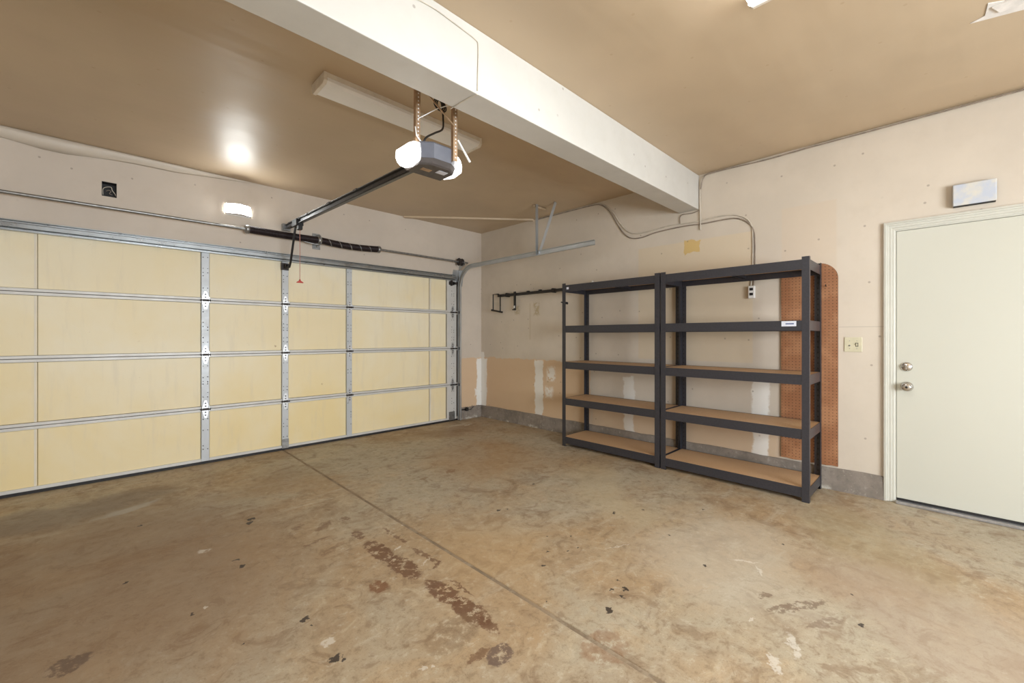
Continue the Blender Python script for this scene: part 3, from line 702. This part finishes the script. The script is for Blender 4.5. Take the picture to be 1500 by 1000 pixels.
lb = box('maker_label', 'label', u2, SX0+.0015, SX0+.0034, .775, .872, 1.322, 1.362)
MB().box(SX0+.0009, SX0+.0014, .79, .845, 1.336, 1.347).build('print_line', 'ink', lb)
box('sticker', 'label', u1, SX0+.0015, SX0+.0034, 2.945, 2.975, 1.775, 1.80)
MB().cyl((SX0-.012, 3.04, 1.635), (SX0+.08, 3.04, 1.63), .007, 8).cyl((SX0+.07, 3.04, 1.63), (SX0+.10, 3.04, 1.628), .014, 10).build('side_hook', 'black', u1)

# ================================================================== PEGBOARD
pg = thing('pegboard', (XR, .79, .2), 'tall brown pegboard with rounded top corner behind the shelving', 'pegboard')
rc = .13; out = [(.985, .195), (.985, 1.85)]+[(.589+rc-rc*math.sin(t), 1.85-rc+rc*math.cos(t)) for t in [math.pi/2*k/12 for k in range(13)]]
bot = [(.589+.396*f, .192+.004*math.sin(f*23)) for f in [k/10 for k in range(11)]]
MB().prism(out+bot[:-1], 0, XR-.016, XR-.010).build('panel', 'peg', pg)
MB().prism(out+bot[:-1], 0, XR-.0098, XR-.001).build('backing_edge', 'peg_edge', pg)
MB().tube([(XR-.0165, .665, 1.655), (XR-.035, .665, 1.655), (XR-.04, .665, 1.67)], .003, 6).build('peg_hook', 'black', pg)

# ================================================================== ENTRY DOOR
d2 = struct(thing('door_2', (XR+.02, -.16, 0), 'flat off white entry door with nickel knob and deadbolt', 'door'))
box('door_slab', 'door_paint', d2, XR+.006, XR+.05, EY0+.006, EY1-.008, .035, EZ-.008, bevel=.002)
box('door_sweep', 'black', d2, XR+.003, XR+.04, EY0+.01, EY1-.012, .021, .034)
kb = MB().lathe([(.0, 0), (.036, 0), (.036, .006), (.028, .014), (.013, .018), (.013, .034), (.026, .042), (.031, .056), (.027, .07), (.016, .074), (.0, .074)], (XR+.006, .182, .873), (-1, 0, 0), 28).build('door_knob', 'chrome', d2)
MB().lathe([(.0, 0), (.008, 0), (.008, .002), (0, .002)], (XR-.0682, .182, .873), (-1, 0, 0), 14).build('keyhole', 'black', kb)
dbt = MB().lathe([(.0, 0), (.034, 0), (.034, .006), (.029, .014), (.0, .016)], (XR+.006, .184, 1.02), (-1, 0, 0), 28).build('deadbolt', 'chrome', d2)
MB().box(XR-.032, XR-.010, .179, .189, .998, 1.032).build('thumb_turn', 'chrome', dbt, .003)
box('jamb', 'casing', d2, XR+.0, XR+.13, EY1-.006, EY1, .0, EZ); box('jamb', 'casing', d2, XR+.0, XR+.13, EY0, EY0+.005, .0, EZ); box('head_jamb', 'casing', d2, XR, XR+.13, EY0+.006, EY1-.006, EZ-.006, EZ)
box('threshold', 'alu', d2, XR-.045, XR+.10, EY0+.006, EY1-.007, .0005, .020, bevel=.004)
box('backing', 'black', d2, XR+.10, XR+.12, EY0+.006, EY1-.007, .0205, EZ-.008)
cs = struct(thing('trim_2', (XR, .28, 0), 'cream moulded casing around the entry door', 'casing'))
prof = [(0, 0), (.062, 0), (.062, .024), (.050, .026), (.046, .018), (.038, .018), (.034, .012), (.020, .013), (.016, .007), (.006, .008), (0, .004)]
def cas(name, f, a, b):
    return MB().loft([[f(u, v, a) for u, v in prof], [f(u, v, b) for u, v in prof]]).build(name, 'casing', cs)
MB().loft([[(XR-v, EY1+u, .002) for u, v in prof], [(XR-v, EY1+u, EZ+u) for u, v in prof]]).build('side_casing', 'casing', cs)
MB().loft([[(XR-v, EY1+u, EZ+u) for u, v in prof], [(XR-v, EY0-u, EZ+u) for u, v in prof]]).build('head_casing', 'casing', cs)
MB().loft([[(XR-v, EY0-u, .002) for u, v in prof], [(XR-v, EY0-u, EZ+u) for u, v in prof]]).build('side_casing', 'casing', cs)

# ================================================================== SWITCH, OUTLET
sw = thing('light_switch', (XR, .494, 1.18), 'ivory double switch plate between pegboard and entry door', 'switch')
box('plate', 'ivory', sw, XR-.007, XR-.0005, .438, .550, 1.122, 1.238, bevel=.003, seg=2)
tg = MB().prism([(XR-.007, 1.166), (XR-.018, 1.184), (XR-.016, 1.190), (XR-.007, 1.190)], 1, .466, .476); tg.build('toggle', 'ivory', sw)
box('toggle_slot', 'steel_dark', sw, XR-.0078, XR-.0071, .462, .480, 1.164, 1.194)
MB().lathe([(0, 0), (.006, 0), (.006, .004), (0, .004)], (XR-.007, .516, 1.172), (-1, 0, 0), 12).build('push_button', 'zinc', sw)
for y in (.471, .516):
    for z in (1.148, 1.21): MB().lathe([(0, 0), (.003, 0), (.002, .001), (0, .001)], (XR-.007, y, z), (-1, 0, 0), 8).build('screw', 'zinc', sw)
ol = thing('surface_outlet', (XR, 1.215, 1.65), 'small white surface outlet hanging from cables behind the shelving', 'outlet')
box('outlet_body', 'white', ol, XR-.032, XR-.0005, 1.192, 1.244, 1.592, 1.705, bevel=.004, seg=2)
for z in (1.675, 1.63):
    box('socket_face', 'black', ol, XR-.0345, XR-.0322, 1.203, 1.232, z-.012, z+.012)

# ================================================================== TOOL RAIL
tl = thing('wall_tool_rail', (XR, 4.0, 1.87), 'black wall rail with two hanging hooks left of the shelving', 'tool rail')
za = lambda y: 1.855+.012*math.sin(y*1.2)
rr = MB(); rr.loft([[(XR-.05, y, za(y)-.016), (XR-.05, y, za(y)+.016), (XR-.02, y, za(y)+.02), (XR-.02, y, za(y)-.02)] for y in (4.62, 4.2, 3.7, 3.2, 2.97)])
rr.build('rail_bar', 'cord', tl)
for y in (4.42, 3.55, 3.1): MB().cyl((XR-.06, y, za(y)), (XR-.001, y, za(y)), .03, 12).build('mount', 'cord', tl)
for y in (4.0, 3.78): MB().box(XR-.056, XR-.03, y-.02, y+.02, za(y)+.012, za(y)+.03).build('clip', 'cord', tl)
MB().tube([(XR-.05, 4.60, 1.87), (XR-.10, 4.66, 1.865), (XR-.10, 4.66, 1.63)], .009, 8).tube([(XR-.05, 4.60, 1.87), (XR-.05, 4.56, 1.85), (XR-.05, 4.56, 1.60)], .009, 8).tube([(XR-.12, 4.68, 1.635), (XR-.03, 4.53, 1.60)], .013, 8).build('loop_hook', 'cord', tl)
hk = MB().box(XR-.065, XR-.05, 4.23, 4.265, 1.63, 1.88).build('strap_hook', 'cord', tl)
box('hook_tip', 'white', hk, XR-.068, XR-.0655, 4.235, 4.26, 1.645, 1.68); box('hook_foot', 'cord', hk, XR-.09, XR-.05, 4.228, 4.268, 1.615, 1.629)
MB().tube([(XR-.04, 2.97, 1.872), (XR-.045, 2.93, 1.905)], .012, 8).build('end_cap', 'white', tl)

# ================================================================== CABLES
def wire(name, pts, r, mat, label, cat='cable', n=7):
    return tag(MB().tube(bez(pts), r, n).build(name, mat), label, cat)
xa = XR-.007
A = [(3.86, 2.838), (3.4, 2.835), (3.0, 2.832), (2.85, 2.81), (2.72, 2.70), (2.63, 2.55), (2.54, 2.42), (2.44, 2.345), (2.31, 2.333), (2.14, 2.36), (1.86, 2.37), (1.66, 2.36), (1.46, 2.362), (1.345, 2.35), (1.26, 2.30), (1.212, 2.23), (1.196, 2.13), (1.196, 1.90), (1.205, 1.71)]
wire('wall_cable', [(xa, y, z) for y, z in A], .006, 'cable_dark', 'lower grey cable drooping under the beam to the outlet')
A2 = [(3.6, 2.843), (3.0, 2.842), (2.84, 2.822), (2.70, 2.715), (2.60, 2.56), (2.50, 2.44), (2.38, 2.385), (2.2, 2.385), (1.98, 2.405), (1.75, 2.392), (1.55, 2.40), (1.40, 2.395), (1.28, 2.345), (1.222, 2.26), (1.212, 2.14), (1.214, 1.90), (1.228, 1.71)]
wire('wall_cable', [(xa+.001, y, z) for y, z in A2], .006, 'cable', 'upper pale cable drooping under the beam to the outlet')
wire('ceiling_cable', [(XR-.012, y, z) for y, z in ((1.68, 2.30), (1.682, 2.5), (1.684, 2.75), (1.66, 2.815), (1.58, 2.835), (1.2, 2.836), (.9, 2.828), (.7, 2.838), (.2, 2.838), (-.5, 2.838), (-1.4, 2.838))], .006, 'cable', 'pale cable dropping beside the beam and running under the ceiling edge')
wire('ceiling_cable', [(XR-.026, y, z) for y, z in ((1.672, 2.70), (1.645, 2.80), (1.56, 2.832), (1.1, 2.82), (.8, 2.826), (.3, 2.828), (-.5, 2.832), (-1.4, 2.83))], .005, 'cable_dark', 'darker cable under the ceiling edge toward the entry door')
wire('beam_end_wire', [(XR-.01, 1.69, 2.50), (XR-.01, 1.76, 2.485), (XR-.01, 1.86, 2.49), (XR-.01, 1.885, 2.46), (XR-.01, 1.885, 2.40)], .004, 'cable_dark', 'thin wire looping under the wall end of the beam')
wire('beam_face_wire', [(1.04, BY0-.004, 2.80), (1.15, BY0-.004, 2.808), (1.30, BY0-.004, 2.796), (1.395, BY0-.004, 2.785), (1.416, BY0-.004, 2.76), (1.414, BY0-.004, 2.62), (1.412, BY0-.004, 2.525)], .0028, 'cable', 'thin painted wire running along and down the bright beam face')
wire('beam_underside_wire', [(1.412, BY0-.002, 2.506), (1.40, 1.76, 2.506), (1.395, BY1+.01, 2.506)], .003, 'cable', 'thin wire crossing the underside of the beam above the opener')
# ================================================================== TAPE
tp = MB(); rg = []
for i in range(22):
    f = i/21; x = -1.7+2.9*f; sag = .055*math.exp(-((x+.25)/.30)**2); tq = min(1, (1.22-x)/.7)+.02
    rg.append([(x, YD-(.055-.02*f)*tq, ZC-.003*tq), (x, YD-(.045+.1*sag)*tq, ZC-(.018+sag*.4)*tq), (x, YD-.014*tq, ZC-(.055+sag)*tq), (x, YD-.003*tq, ZC-(.065+sag*.6)*tq), (x, YD-.0005, ZC-.001)])
tag(tp.loft(rg, True, True).build('corner_tape', 'wall_plain'), 'loose pale drywall tape peeling along the ceiling above the garage door', 'tape')
pt = MB()
def flake(pts, z0, z1): pt.loft([[(x, y, z0) for x, y in pts], [(x, y, z1) for x, y in pts]])
flake([(3.19, -.10), (3.165, -.15), (3.06, -.155), (3.09, -.21), (3.05, -.26), (3.12, -.5), (3.3, -.48), (3.24, -.28)], ZC-.004, ZC-.0005)
flake([(3.10, -.17), (3.085, -.23), (3.16, -.30), (3.17, -.20)], ZC-.012, ZC-.0045)
tag(pt.build('torn_ceiling_paper', 'paper'), 'torn white paper patch hanging on the ceiling at the right', 'paper')
